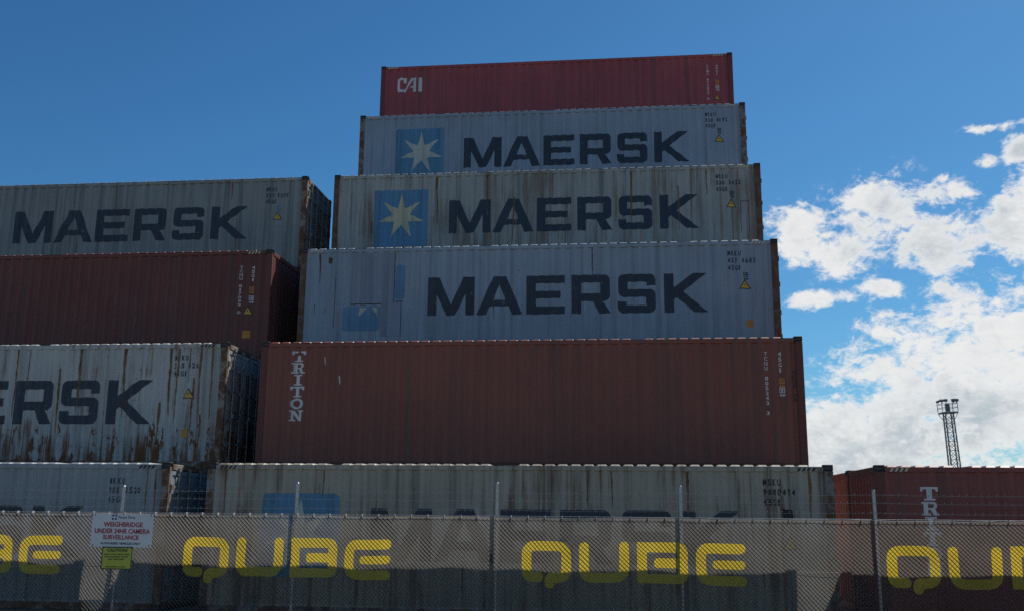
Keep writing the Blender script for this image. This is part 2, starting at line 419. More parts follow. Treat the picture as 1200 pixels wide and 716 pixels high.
# ------------------------------------------------------------------ glyphs (unit height, y up)
def arc(cx, cy, r, a0, a1, n=5):
    return [(cx + r * math.cos(R(a0 + (a1 - a0) * i / n)), cy + r * math.sin(R(a0 + (a1 - a0) * i / n))) for i in range(n + 1)]
G_M = [[(0, 0), (0, 1), (.30, 1), (.61, .27), (.92, 1), (1.22, 1), (1.22, 0), (.99, 0), (.99, .56), (.72, 0), (.50, 0), (.23, .56), (.23, 0)]]
G_A = [[(0, 0), (.43, 1), (.76, 1), (1.18, 0), (.92, 0), (.83, .22), (.34, .22), (.25, 0)], [(.42, .385), (.75, .385), (.59, .78)]]
G_E = [[(0, 0), (0, 1), (.98, 1), (.98, .80), (.24, .80), (.24, .60), (.87, .60), (.87, .41), (.24, .41), (.24, .20), (.98, .20), (.98, 0)]]
G_R = [[(0, 0), (0, 1)] + arc(.82, .85, .15, 90, 0) + arc(.82, .47, .15, 0, -90) + [(.78, .32), (.99, 0), (.70, 0), (.53, .32), (.24, .32), (.24, 0)],
       [(.24, .80), (.73, .80), (.73, .52), (.24, .52)]]
G_S = [[(.16, 1)] + arc(.80, .85, .15, 90, 0) + [(.95, .70), (.73, .70), (.73, .80), (.25, .80), (.25, .61)] + arc(.80, .46, .15, 90, 0)
       + arc(.80, .15, .15, 0, -90) + arc(.15, .15, .15, 270, 180) + [(0, .30), (.22, .30), (.22, .20), (.71, .20), (.71, .41), (.17, .41)]
       + arc(.17, .56, .15, 270, 180) + arc(.17, .85, .15, 180, 90)]
G_K = [[(0, 0), (0, 1), (.24, 1), (.24, .63), (.72, 1), (1.06, 1), (.47, .53), (1.08, 0), (.75, 0), (.32, .39), (.24, .33), (.24, 0)]]
MAERSK = [(G_M, 0), (G_A, 1.27), (G_E, 2.55), (G_R, 3.70), (G_S, 4.86), (G_K, 6.02)]     # total 7.10
def word(x0, x1, zt, zb):
    sc = (x1 - x0) / 7.10
    return [[[(x0 + (dx + x) * sc, zb + (zt - zb) * y) for x, y in loop] for loop in g_] for g_, dx in MAERSK]
T_T = [[(0, 1), (1, 1), (1, .66), (.86, .66), (.80, .84), (.63, .84), (.63, .13), (.80, .13), (.80, 0), (.20, 0), (.20, .13), (.37, .13), (.37, .84), (.20, .84), (.14, .66), (0, .66)]]
T_TW = [[(0, 1), (.44, 1), (.36, .84), (.20, .84), (.14, .66), (0, .66)]], [[(.58, 1), (1, 1), (1, .66), (.86, .66), (.80, .84), (.64, .84)]], [[(.38, .55), (.55, .62), (.63, .50), (.63, .13), (.80, .13), (.80, 0), (.20, 0), (.20, .13), (.37, .13)]]
T_R = [[(0, 0), (0, .13), (.14, .13), (.14, .87), (0, .87), (0, 1), (.62, 1)] + arc(.62, .74, .26, 90, -60, 8) + [(.84, .13), (.98, .13), (.98, 0), (.66, 0), (.50, .43), (.40, .43), (.40, .13), (.52, .13), (.52, 0)],
       [(.40, .86), (.56, .86)] + arc(.56, .71, .15, 80, -80, 4) + [(.56, .56), (.40, .56)]]
T_I = [[(.20, 0), (.20, .13), (.37, .13), (.37, .87), (.20, .87), (.20, 1), (.80, 1), (.80, .87), (.63, .87), (.63, .13), (.80, .13), (.80, 0)]]
T_O = [[(.5 + .47 * math.cos(R(a)), .5 + .5 * math.sin(R(a))) for a in range(0, 360, 20)], [(.5 + .27 * math.cos(R(a)), .5 + .32 * math.sin(R(a))) for a in range(0, 360, 20)]]
T_N = [[(0, 0), (0, .13), (.13, .13), (.13, .87), (0, .87), (0, 1), (.33, 1), (.73, .36), (.73, .87), (.60, .87), (.60, 1), (1, 1), (1, .87), (.88, .87), (.88, 0), (.68, 0), (.28, .66), (.28, .13), (.42, .13), (.42, 0)]]
def triton(x0, zt, pitch, hgt, wid, worn):
    out = []
    for i, gl in enumerate((T_T, T_R, T_I, T_T, T_O, T_N)):
        z1 = zt - i * pitch; bx = (x0, z1 - hgt, x0 + wid, z1)
        if i == 0 and worn: out += [q for part in T_TW for q in fit([part], bx)]
        else: out += fit([gl], bx)
    return out
CAI = [[[(.30, 0), (.345, 0), (.62, .83), (.645, .83), (.645, 0), (.76, 0), (.76, 1), (.58, 1), (.33, .19), (.14, .19), (.125, .24), (.125, .78), (.15, .83), (.26, .83), (.26, .63), (.38, .63), (.38, 1), (.10, 1), (.02, .9), (.02, .12), (.10, 0)]],
       [[(.53, .31), (.65, .31), (.65, .42), (.57, .42)]], [[(.86, 0), (.99, 0), (.99, 1), (.86, 1)]]]
def star(cx, cz, ro, ri=None, n=7, squash=1.0):
    ri = ro * .36 if ri is None else ri
    return [[(cx + (ro if k % 2 == 0 else ri) * math.sin(math.pi * k / n), cz + squash * (ro if k % 2 == 0 else ri) * math.cos(math.pi * k / n)) for k in range(2 * n)]]
def rrect(x0, z0, x1, z1, r):
    return arc(x1 - r, z1 - r, r, 90, 0) + arc(x1 - r, z0 + r, r, 0, -90) + arc(x0 + r, z0 + r, r, 270, 180) + arc(x0 + r, z1 - r, r, 180, 90)
def rect(x0, z0, x1, z1): return [[(x0, z0), (x1, z0), (x1, z1), (x0, z1)]]

# ------------------------------------------------------------------ container builder
def hazard(root, mat, top=True):
    for x0, s in ((PW + .10, 1), (L - PW - .50, 1)):
        ps = [[[(x0 + i * .088, H - .123), (x0 + i * .088 + .042, H - .123), (x0 + i * .088 + .082, H - .058), (x0 + i * .088 + .040, H - .058)]] for i in range(4)]
        flat(root, 'hazard_stripes', ps, mat, -0.002)
def warning(root, x, zc, s=.21):
    h_ = s * .87
    on_wall(root, 'warning_label', [[[(x - s / 2 - .035, zc - h_ / 2 - .02), (x + s / 2 + .035, zc - h_ / 2 - .02), (x, zc + h_ / 2 + .045)]]], M['black'], .004)
    on_wall(root, 'warning_label', [[[(x - s / 2, zc - h_ / 2), (x + s / 2, zc - h_ / 2), (x, zc + h_ / 2)]]], M['yellow'], .0065)
    on_wall(root, 'warning_label', [[[(x - .012, zc - .055), (x + .022, zc + .0), (x + .004, zc + .0), (x + .014, zc + .05), (x - .02, zc - .012), (x - .002, zc - .012)]]], M['black'], .009)
def ident(root, lines, x, zt, mat, hgt=.125, cw=.088, gap=.185):
    for i, s in enumerate(lines):
        items = [(ch, x + j * cw, zt - i * gap - hgt, x + j * cw + cw * (.68 if ch != '1' else .34), zt - i * gap) for j, ch in enumerate(s) if ch != ' ']
        text_on_wall(root, 'identification_number', items, mat, 0.03)
def vident(root, s, x, zt, zb, mat, cw=.075):
    p = (zt - zb) / len(s)
    text_on_wall(root, 'identification_number', [(ch, x + (.02 if ch == '1' else 0), zt - (i + .78) * p, x + cw - (.02 if ch == '1' else 0), zt - i * p) for i, ch in enumerate(s) if ch != ' '], mat, 0.03)
def boxmark(root, x, zt, mat, s=.12):
    ps = [[[(x, zt - s), (x + s, zt - s), (x + s, zt), (x, zt)], [(x + .02, zt - s + .02), (x + s - .02, zt - s + .02), (x + s - .02, zt - .02), (x + .02, zt - .02)]],
          rect(x + .035, zt - s + .035, x + s - .035, zt - .035), rect(x + .01, zt - s - .07, x + s * .45, zt - s - .025), rect(x + s * .55, zt - s - .07, x + s, zt - s - .025)]
    on_wall(root, 'approval_mark', ps, mat)
M['run'] = rusty('rust_run', (0.21, 0.105, 0.045), 11, .55)
def rust_run(root, x, zt, zb, wd, seed):
    rnd = random.Random(seed); n = max(4, int((zt - zb) / .09)); lf, rt = [], []; dx = 0
    for i in range(n + 1):
        u = i / n; dx += rnd.uniform(-.008, .008); h_ = wd * .5 * (1 - u) ** .6 * rnd.uniform(.45, 1.25) + .002; z = zt + (zb - zt) * u
        lf.append((x + dx - h_, z)); rt.append((x + dx + h_, z))
    on_wall(root, 'rust_run', [[lf + rt[::-1]]], M['run'], .0052)
NWALL = [0]
def container(label, x, y, z, body, frame, ends=('blank', 'door'), group=None, detail=True, name='shipping_container'):
    root = empty(name, (x, y, z)); tag(root, label, 'container', group)
    NWALL[0] += 1; k = NWALL[0]
    put('side_wall', ME['walls'][k % 6], body, root)
    put('side_wall', ME['walls'][(k + 3) % 6], body, root, (L, W, 0), math.pi)
    put('roof', ME['roofs'][k % 4], body, root)
    put('base', ME['base'], frame, root)
    for px, rz, in ((0, 0), (L, math.pi)):
        if rz == 0:
            put('corner_post', ME['post'], frame, root); put('corner_post', bpost, frame, root, (0, W, 0))
        else:
            put('corner_post', ME['post'], frame, root, (L, W, 0), math.pi); put('corner_post', bpost, frame, root, (L, 0, 0), math.pi)
    put('top_rail', ME['rails'][k % 5], body, root); put('top_rail', ME['rails'][(k + 2) % 5], body, root, (L, W, 0), math.pi)
    for cx in (.089, L - .089):
        for cy in (.081, W - .081):
            for cz in (.059, H - .059): put('corner_casting', ME['cast'], M['casting'], root, (cx, cy, cz))
    for side, kind in enumerate(ends):
        rz = 0 if side == 0 else math.pi; lc = (0, 0, 0) if side == 0 else (L, W, 0)
        put('end_rail', ME['erail'], frame, root, lc, rz); put('end_sill', ME['esill'], frame, root, lc, rz)
        if kind == 'blank': put('end_wall', ME['end'], body, root, lc, rz)
        else:
            for q in (0, 1):
                # leaves face +x on the right end
                d = put('door', ME['door'], body, root)
                if side == 1:
                    d.location = (L - .018, .125 if q == 0 else W - .125, 0)
                    if q: d.scale = (1, -1, 1)
                else:
                    d.location = (.018, W - .125 if q == 0 else .125, 0); d.rotation_euler = (0, 0, math.pi)
                    if q: d.scale = (1, -1, 1)
                for yy in (.32, .82): put('lock_rod', ME['rod'], M['rod'], d, (0, yy, 0))
                for yy in (.82,): put('handle', ME['handle'], M['rod'], d, (.02, yy, 0))
                for zz in (.45, 1.05, 1.75, 2.4): put('hinge', ME['hinge'], frame, d, (.02, 0, zz))
    return root
bpost = MB().box(0, PW, -.11, 0, .119, H - .119).box(PW - .04, PW + .012, -.15, -.11, .119, H - .119).mesh('corner_post', 0.01)

X1, Y1, ROW = -8.287, 19.306, 2.5
XL, XR = X1 - .79 - L, X1 + L + .76
DXC = [.002, .013, -.014, .015, .004, -.020]

# ------------------------------------------------------------------ paint sets
def red(name, base, seed, **k): return paint(name, base, seed, rust=k.get('rust', .25), streak=k.get('streak', .2), grime=k.get('grime', .4), fade=.13, low=k.get('low', 0), scratch=k.get('scratch', .5))
P1 = paint('paint_fence_row_grey', (0.355, 0.335, 0.275), 1, .75, .64, .60, low=.2)
P2 = red('paint_brown_red', (0.245, 0.078, 0.054), 2)
P3 = paint('paint_blue_grey', (0.28, 0.36, 0.43), 3, .4, .30, .35)
P4 = paint('paint_rust_streaked_grey', (0.34, 0.36, 0.34), 4, .62, .74, .55, rcol=((0.10, 0.062, 0.038), (0.22, 0.15, 0.09)))
P5 = paint('paint_clean_blue_grey', (0.27, 0.34, 0.42), 5, .25, .22, .3)
P6 = red('paint_maroon', (0.35, 0.075, 0.080), 6)
Q1 = paint('paint_left_lower_grey', (0.27, 0.31, 0.34), 7, .5, .35, .4)
Q2 = paint('paint_heavily_rusted_grey', (0.43, 0.44, 0.42), 8, 1.0, .60, .4, low=1.0, rcol=((0.085, 0.036, 0.018), (0.26, 0.12, 0.052)))
Q3 = red('paint_dark_brown_red', (0.150, 0.044, 0.034), 9, scratch=.8)
Q4 = paint('paint_left_upper_grey', (0.25, 0.28, 0.275), 10, .5, .42, .6)
R1m = red('paint_right_red', (0.235, 0.068, 0.058), 11)
R2m = red('paint_bright_red', (0.55, 0.150, 0.085), 12)
FR_G = rusty('frame_grey_rusted', (0.20, 0.205, 0.20), 1, .62)
FR_H = rusty('frame_heavy_rust', (0.26, 0.23, 0.19), 4, .75)
FR_D = rusty('frame_dark_rust', (0.14, 0.115, 0.10), 7, .8)
FR_B = rusty('frame_blue_grey', (0.17, 0.20, 0.22), 2, .40)
FR_R = rusty('frame_red', (0.14, 0.045, 0.036), 3, .15)
FR_M = rusty('frame_maroon', (0.18, 0.045, 0.05), 5, .12)
FR_X = rusty('frame_bright_red', (0.34, 0.075, 0.045), 6, .1)
GC = 'containers of the stepped centre stack'; GL = 'containers of the left stack'; GR = 'containers at the right'

def zrow(k): return (k - 1) * H
def ct(label, k, col, body, frame, ends, group):
    x = {'C': X1 + DXC[k - 1], 'L': XL + random.uniform(-.0, .02) * 0, 'R': XR}[col]
    return container(label, x, Y1 + (k - 1) * ROW, zrow(k) if col != 'R' else 0, body, frame, ends, group)

# ---- centre stack
c = CN1 = ct('weathered beige-grey container with blue star panel standing right behind the fence, bottom of centre stack', 1, 'C', P1, FR_G, ('blank', 'door'), GC)
hazard(c, M['black'])
on_wall(c, 'star_panel', [[rrect(1.16, H - 2.2, 2.74, H - .60, .12)]], M['logo'], .004)
on_wall(c, 'star', [star(1.95, H - 1.42, .72)], M['star'], .0065)
on_wall(c, 'lettering', word(3.37, 10.47, H - .87, H - 1.87), M['navy'])
ident(c, ['MSKU', '9880424', '45G1'], 11.02 - .12, H - .27, M['black'])
on_wall(c, 'scuff_mark', [[[(11.22, H - .82), (11.42, H - .84), (11.44, H - 1.02), (11.5, H - 1.1), (11.36, H - 1.02), (11.24, H - .98)]]], M['black'])
warning(c, 11.35, H - 1.45)

c = CN2 = ct('brown-red container with white vertical lettering, second tier up in the centre stack', 2, 'C', P2, FR_R, ('blank', 'blank'), GC)
on_wall(c, 'lettering', triton(.745, H - .235, .271, .245, .325, True), M['white'])
vident(c, 'TCNU 805243 3', 11.36, H - .34, H - 1.74, M['white']); vident(c, '45G1', 11.66, H - .34, H - .82, M['white'])
boxmark(c, 11.66, H - .92, M['orange']); boxmark(c, 11.66, H - 1.12, M['white'])
vident(c, '45G1 22', 11.94, H - .75, H - 1.45, M['casting'], .085)

c = CN3 = ct('blue-grey container with patched wall and leftover scraps of star panel, third tier of centre stack', 3, 'C', P3, FR_D, ('blank', 'door'), GC)
hazard(c, M['stripe'])
on_wall(c, 'lettering', word(3.39, 10.45, H - .84, H - 1.83), M['navy'])
ident(c, ['MRKU', '457 6682', '45G1'], 10.96, H - .29, M['navy']); boxmark(c, 11.33, H - .84, M['navy'])
warning(c, 11.36, H - 1.15); on_wall(c, 'warning_label', rect(11.36, H - 2.22, 11.52, H - 2.03) and [rect(11.36, H - 2.22, 11.52, H - 2.03)], M['orange'])
PATCH = paint('repair_panel_paint', (0.235, 0.285, 0.355), 17, .2, .2, .3)
on_wall(c, 'repair_panel', [rect(1.38, H - 1.50, 2.50, H - .16)], PATCH, .003)
on_wall(c, 'repair_panel', [rect(2.18, H - 2.35, 2.70, H - 1.46)], PATCH, .006)
on_wall(c, 'panel_seam', [rect(1.38, H - 1.52, 2.52, H - 1.495), rect(2.50, H - 1.46, 2.515, H - .16), rect(2.70, H - 2.35, 2.715, H - 1.44), rect(2.52, H - 1.455, 2.75, H - 1.435)], M['black'], .0055)
on_wall(c, 'star_panel', [[rrect(2.53, H - 1.40, 2.78, H - .50, .06)]], M['faded'], .0045)
on_wall(c, 'star_panel', [[rrect(1.17, H - 2.20, 2.16, H - 1.57, .07)]], M['faded'], .0045)
on_wall(c, 'star', [[[(1.63, H - 1.60), (1.82, H - 1.60), (1.60, H - 1.84)]], [[(1.93, H - 1.60), (2.10, H - 1.60), (2.12, H - 1.84)]]], M['star'], .007)
on_wall(c, 'scuff_mark', [[[(.95, H - .8), (.965, H - .8), (.95, H - 2.1), (.935, H - 2.1)]], [[(.42, H - 1.5), (.44, H - 1.5), (.43, H - 1.85)]], [[(.70, H - 1.6), (.715, H - 1.6), (.71, H - 1.8)]], rect(.75, H - .42, .84, H - .26)], M['casting'])

c = CN4 = ct('pale grey container streaked with brown rust, star on blue panel, fourth tier of centre stack', 4, 'C', P4, FR_D, ('blank', 'door'), GC)
hazard(c, M['stripe'])
on_wall(c, 'star_panel', [[rrect(1.22, H - 2.2, 2.79, H - .51, .035)]], M['logo'], .004)
on_wall(c, 'star', [star(2.02, H - 1.30, .70)], M['star_warm'], .0065)
on_wall(c, 'lettering', word(3.41, 10.46, H - .86, H - 1.84), M['navy'])
ident(c, ['MRKU', '530 5422', '45G1'], 10.96, H - .30, M['navy']); boxmark(c, 11.33, H - .80, M['navy'], .11)
warning(c, 11.36, H - 1.16)
on_wall(c, 'scuff_mark', [rect(11.60, H - 1.10, 11.83, H - 1.08), rect(11.60, H - 2.0, 11.612, H - 1.10), rect(11.82, H - 2.0, 11.832, H - 1.10)], M['casting'])

c = ct('blue-grey container with blue star panel, fifth tier, directly below the topmost maroon one', 5, 'C', P5, FR_G, ('blank', 'door'), GC)
hazard(c, M['stripe'])
on_wall(c, 'star_panel', [[rrect(1.19, H - 2.2, 2.75, H - .51, .035)]], M['logo'], .004)
on_wall(c, 'star', [star(2.02, H - 1.32, .72)], M['star'], .0065)
on_wall(c, 'lettering', word(3.40, 10.45, H - .88, H - 1.87), M['navy'])
ident(c, ['MRKU', '320 8192', '45G1'], 10.96, H - .30, M['navy']); boxmark(c, 11.33, H - .82, M['navy'], .11)
warning(c, 11.37, H - 1.16)

c = ct('maroon container with small white lettering at the very top of the centre stack', 6, 'C', P6, FR_M, ('blank', 'blank'), GC)
hazard(c, M['stripe'])
on_wall(c, 'lettering', fit(CAI, (.58, H - .99, 1.48, H - .46)), M['white'])
vident(c, 'CAIU 871524 8', 11.31, H - .42, H - 1.72, M['white'], .07); vident(c, '45G1', 11.62, H - .42, H - .82, M['white'], .07)
boxmark(c, 11.60, H - .98, M['orange']); boxmark(c, 11.60, H - 1.18, M['white']); warning(c, 11.64, H - 1.60, .17)

# ---- left stack
c = LF1 = ct('grey container at the bottom of the left stack behind the weighbridge sign', 1, 'L', Q1, FR_H, ('blank', 'door'), GL)
hazard(c, M['black'])
on_wall(c, 'star_panel', [[rrect(1.16, H - 2.2, 2.74, H - .55, .12)]], M['logo'], .004)
on_wall(c, 'star', [star(1.95, H - 1.38, .72)], M['star'], .0065)
on_wall(c, 'lettering', word(3.33, 10.43, H - .88, H - 1.88), M['navy'])
ident(c, ['MRKU', '981 0520', '45G1'], 10.92, H - .31, M['navy']); warning(c, 11.35, H - 1.2)
c = LF2 = ct('pale grey container badly rusted along its lower wall, second tier of left stack', 2, 'L', Q2, FR_H, ('blank', 'door'), GL)
hazard(c, M['black'])
on_wall(c, 'star_panel', [[rrect(1.16, H - 2.2, 2.74, H - .55, .12)]], M['logo'], .004)
on_wall(c, 'star', [star(1.95, H - 1.38, .72)], M['star'], .0065)
on_wall(c, 'lettering', word(3.33, 10.43, H - .88, H - 1.90), M['navy'])
ident(c, ['MRKU', '265 4260', '45G1'], 10.91, H - .30, M['navy'])
warning(c, 11.31, H - 1.2); on_wall(c, 'warning_label', [rect(11.2, H - 2.20, 11.36, H - 2.02)], M['orange'])
c = LF3 = ct('dark brown-red container without large lettering, between grey ones in the left stack', 3, 'L', Q3, FR_R, ('blank', 'blank'), GL)
hazard(c, M['stripe'])
vident(c, 'TCNU 817099 0', 11.33, H - .44, H - 1.74, M['white']); vident(c, '45G1', 11.65, H - .44, H - .88, M['white'])
boxmark(c, 11.62, H - 1.0, M['orange'], .11); boxmark(c, 11.62, H - 1.24, M['white']); warning(c, 11.61, H - 1.64)
on_wall(c, 'warning_label', [rect(11.48, H - 2.36, 11.70, H - 2.16)], M['orange'])
c = LF4 = ct('grey container with dark blue lettering at the top of the left stack', 4, 'L', Q4, FR_H, ('blank', 'door'), GL)
hazard(c, M['stripe'])
on_wall(c, 'star_panel', [[rrect(1.1, H - 2.2, 2.6, H - .55, .12)]], M['logo'], .004)
on_wall(c, 'star', [star(1.85, H - 1.38, .7)], M['star'], .0065)
on_wall(c, 'lettering', word(3.13, 10.43, H - .87, H - 1.86), M['navy'])
ident(c, ['MRKU', '337 5230', '45G1'], 10.95, H - .32, M['navy']); boxmark(c, 11.3, H - .88, M['logo'], .1); warning(c, 11.33, H - 1.2)

rs = random.Random(3)
for rt_, xs, lo_z in ((LF2, (11.42, 11.56, 11.30, 11.62, 11.02, 10.82, 10.62, 9.7, 8.6, 8.1, 7.3, 7.0, 6.4, 11.85), 1.0), (CN1, (.30, .36, 2.4, 5.2, 7.6, 8.05, 8.4, 9.5, 11.75), .5), (CN4, (1.15, 3.05, 4.5, 5.3, 6.4, 8.6, 9.9, 10.7), .8), (LF1, (11.5, 11.7, 11.9, 9.4), .6), (LF4, (5.2, 6.3, 9.9), .4), (CN3, (5.1, 7.6, .5), .4)):
    for i, x_ in enumerate(xs):
        zt_ = H - (.14 if i % 3 else rs.uniform(.5, 1.9)); rust_run(rt_, x_, zt_, max(.2, zt_ - rs.uniform(.5, 1.5) * lo_z - .25), rs.uniform(.02, .055) * (1.5 if rt_ is LF2 else 1), int(x_ * 100) + i)
for px_, pz_ in ((1.86, .80), (1.50, .36)):
    on_wall(CN2, 'scuff_mark', [[[(px_, H - pz_), (px_ + .03, H - pz_ - .02), (px_ + .05, H - pz_ - .16), (px_ + .03, H - pz_ - .22)]]], M['white'])
for i in range(9):
    px_, pz_ = rs.uniform(4.5, 10.8), rs.uniform(1.2, 2.2); ln = rs.uniform(.1, .4)
    on_wall(LF3, 'scuff_mark', [[[(px_, H - pz_), (px_ + .014, H - pz_), (px_ - .03, H - pz_ - ln), (px_ - .036, H - pz_ - ln)]]], M['scuff'])

# ---- right stack
c = ct('dark red container at right with white vertical lettering behind the fence', 1, 'R', R1m, FR_R, ('blank', 'blank'), GR)
hazard(c, M['stripe'])
on_wall(c, 'lettering', triton(.785, H - .40, .271, .245, .325, False), M['white'])
vident(c, 'TCNU 614207 5', 11.33, H - .44, H - 1.74, M['white'])
c = container('bright red container seen end-on in the gap behind the right-hand dark red one', XR + .02, Y1 + ROW, 0, R2m, FR_X, ('blank', 'blank'), GR)

# ---- containers underneath, hidden behind the steps but holding the stack up
LOWP = [Q1, P2, P5, Q3]; LOWF = [FR_G, FR_R, FR_B, FR_R]
for col, n in (('C', 6), ('L', 4)):
    for k in range(2, n + 1):
        for lv in range(k - 1):
            i = (k * 3 + lv * 2 + (col == 'L')) % 4
            container('lower-tier container hidden behind the stepped front row of a stack', {'C': X1 + DXC[k - 1], 'L': XL}[col] + random.uniform(-.02, .02),
                      Y1 + (k - 1) * ROW, lv * H, LOWP[i], LOWF[i], ('blank', 'blank'), 'hidden lower tiers of the stacks')

# ------------------------------------------------------------------ fence
YF = Y1 - 1.17; FS = (Y1 - 1.17) / (Y1 - 1.30)     # fence line and its scale from the camera survey
FX0, FX1, FZ = -19.5, 14.2, 1.90
fence = empty('chain_link_fence', (0, YF, 0)); tag(fence, 'galvanised chain-link fence with posts and barbed wire in front of the containers', 'fence')
POSTS = [(-19.3, 2.40), (-16.0, 2.40), (-12.7, 2.40), (-9.36, 2.38), (-5.99, 2.46), (-2.27, 2.48), (1.00, 2.44), (4.31, 2.39), (7.62, 2.40), (10.92, 2.40), (14.1, 2.40)]
cap = M['galv']
POSTS = [(px * FS, pz) for px, pz in POSTS]
for i, (px, pz) in enumerate(POSTS):
    lean = [.0, .01, -.02, .03, .0, .01, .0, -.01, .0, .01, 0][i]
    po = put('post', MB().bar((px - lean, .05, -.4), (px, .05, pz), .030, 12).mesh('post', smooth=False), M['galv'], fence)
    put('post_cap', MB().bar((px, .05, pz), (px, .05, pz + .022), .033, 12, .018).mesh('post_cap'), cap, po)
mb = MB(); step = .0765
def link(sgn, r, y):
    n0 = int((FX1 - FX0 + FZ) / step) + 2
    for i in range(-2, n0):
        # line x = a + sgn * z   from z = .05 to FZ
        a = FX0 + i * step - (FZ if sgn > 0 else 0)
        z0, z1 = .05, FZ
        x0, x1 = a + sgn * z0, a + sgn * z1
        if min(x0, x1) < FX0 or max(x0, x1) > FX1: continue
        mb.bar((x0, y, z0), (x1, y, z1), r, 4)
link(-1, .0048, -.006); link(1, .0028, .007)
M['link'] = plain('weathered_chain_wire', (0.10, 0.10, 0.10), 0.6, 0.1, 5, 0.2)
tag(put('chain_mesh', mb.mesh('chain_mesh'), M['link'], fence), kind='stuff')
for z, r in ((FZ, .0045), (1.0, .003), (.08, .003)):
    put('line_wire', MB().bar((FX0, .012, z), (FX1, .012, z), r, 6).mesh('line_wire'), M['galv'], fence)
for z in (2.01, 2.18, 2.32):
    b = MB()
    for q in range(len(POSTS) - 1):
        xa, xb = POSTS[q][0], POSTS[q + 1][0]
        pts = [(xa + (xb - xa) * u / 6, .018, z - .02 * (1 - (u / 3 - 1) ** 2)) for u in range(7)]
        for p, q2 in zip(pts, pts[1:]): b.bar(p, q2, .0026, 4)
    x = FX0
    while x < FX1:
        b.bar((x, .0, z - .03), (x + .012, .03, z + .012), .002, 3); b.bar((x + .012, .0, z + .012), (x, .03, z - .03), .002, 3); x += .125
    put('barbed_wire', b.mesh('barbed_wire'), M['wire'], fence)

# ------------------------------------------------------------------ shade cloth with yellow letters woven in
def cloth_mat(name, refl, trans, open_):
    m_, t_ = material(name)
    o_ = t_.n('ShaderNodeTexCoord').outputs['Object']
    n_ = t_.noise(o_, 1.3, 6, .6)
    v_ = t_.m('ADD', 1.0, t_.m('MULTIPLY', t_.m('SUBTRACT', n_, .5), .7))
    cc = t_.n('ShaderNodeCombineColor', {0: v_, 1: v_, 2: v_}).outputs[0]
    d_ = t_.n('ShaderNodeBsdfDiffuse', {'Color': t_.mix(1.0, refl, cc, 'MULTIPLY'), 'Roughness': .5})
    tr = t_.n('ShaderNodeBsdfTranslucent', {'Color': t_.mix(1.0, trans, cc, 'MULTIPLY')})
    ad = t_.n('ShaderNodeAddShader'); t_.set(ad.inputs[0], d_.outputs[0]); t_.set(ad.inputs[1], tr.outputs[0])
    mx = t_.n('ShaderNodeMixShader', {0: open_}); t_.set(mx.inputs[1], ad.outputs[0]); t_.set(mx.inputs[2], t_.n('ShaderNodeBsdfTransparent').outputs[0])
    t_.n('ShaderNodeOutputMaterial', {'Surface': mx.outputs[0]})
    return m_
M['cloth'] = cloth_mat('shade_cloth', (0.006, 0.008, 0.010), (0.53, 0.49, 0.43), 0.74)
M['cloth_y'] = cloth_mat('shade_cloth_yellow', (0.25, 0.23, 0.050), (0.78, 0.56, 0.05), 0.20)
CZ0, CZ1 = .31, 1.885
def cloth_y(x, z):
    h = (CZ1 - z)
    return (-.040 + .011 * math.sin(x * 2.1 + 1.3 * z) * (.2 + h) + .008 * math.sin(x * 5.3 - 2.2 * z + 1) * (.15 + h)
            + .006 * math.sin(3.1 * x + 7 * z) * min(1, h * 2) - .016 * max(0, .75 - z) * math.sin(x * 9 + math.sin(x * 2.3) * 2))
def cloth_dz(x, z):
    return .010 * math.sin(x * 1.9 + .6) + .005 * math.sin(x * 4.7 + 2) - .004 * abs(math.sin(x * math.pi / .61)) + .008 * math.sin(x * 1.1 + 3 * z)
def stroke(path, w_, caps=True):
    """outline of a thick polyline with rounded joints and ends"""
    r = w_ / 2; pts = [Vector(p) for p in path]; fil = []
    for i, p in enumerate(pts):
        if 0 < i < len(pts) - 1:
            a = (pts[i - 1] - p).normalized(); b = (pts[i + 1] - p).normalized(); k = min(w_ * .95, (pts[i - 1] - p).length * .5, (pts[i + 1] - p).length * .5)
            A, B = p + a * k, p + b * k
            for s in range(6):
                u = s / 5; fil.append(A * (1 - u) ** 2 + p * 2 * u * (1 - u) + B * u * u)
        else: fil.append(p)
    lft, rgt = [], []
    for i, p in enumerate(fil):
        d = (fil[min(i + 1, len(fil) - 1)] - fil[max(i - 1, 0)]).normalized(); n = Vector((-d.y, d.x))
        lft.append(p + n * r); rgt.append(p - n * r)
    d0 = (fil[0] - fil[1]).normalized(); d1 = (fil[-1] - fil[-2]).normalized()
    def endcap(p, d):
        a = math.atan2(d.y, d.x); return [Vector((p.x + r * math.cos(a + R(q)), p.y + r * math.sin(a + R(q)))) for q in (60, 30, 0, -30, -60)]
    out = lft + endcap(fil[-1], d1) + rgt[::-1] + endcap(fil[0], d0)
    return [(p.x, p.y) for p in out]
SW = .172; a_, b_ = SW / 2, .88 - SW / 2; lo_, hi_ = SW / 2, .71 - SW / 2
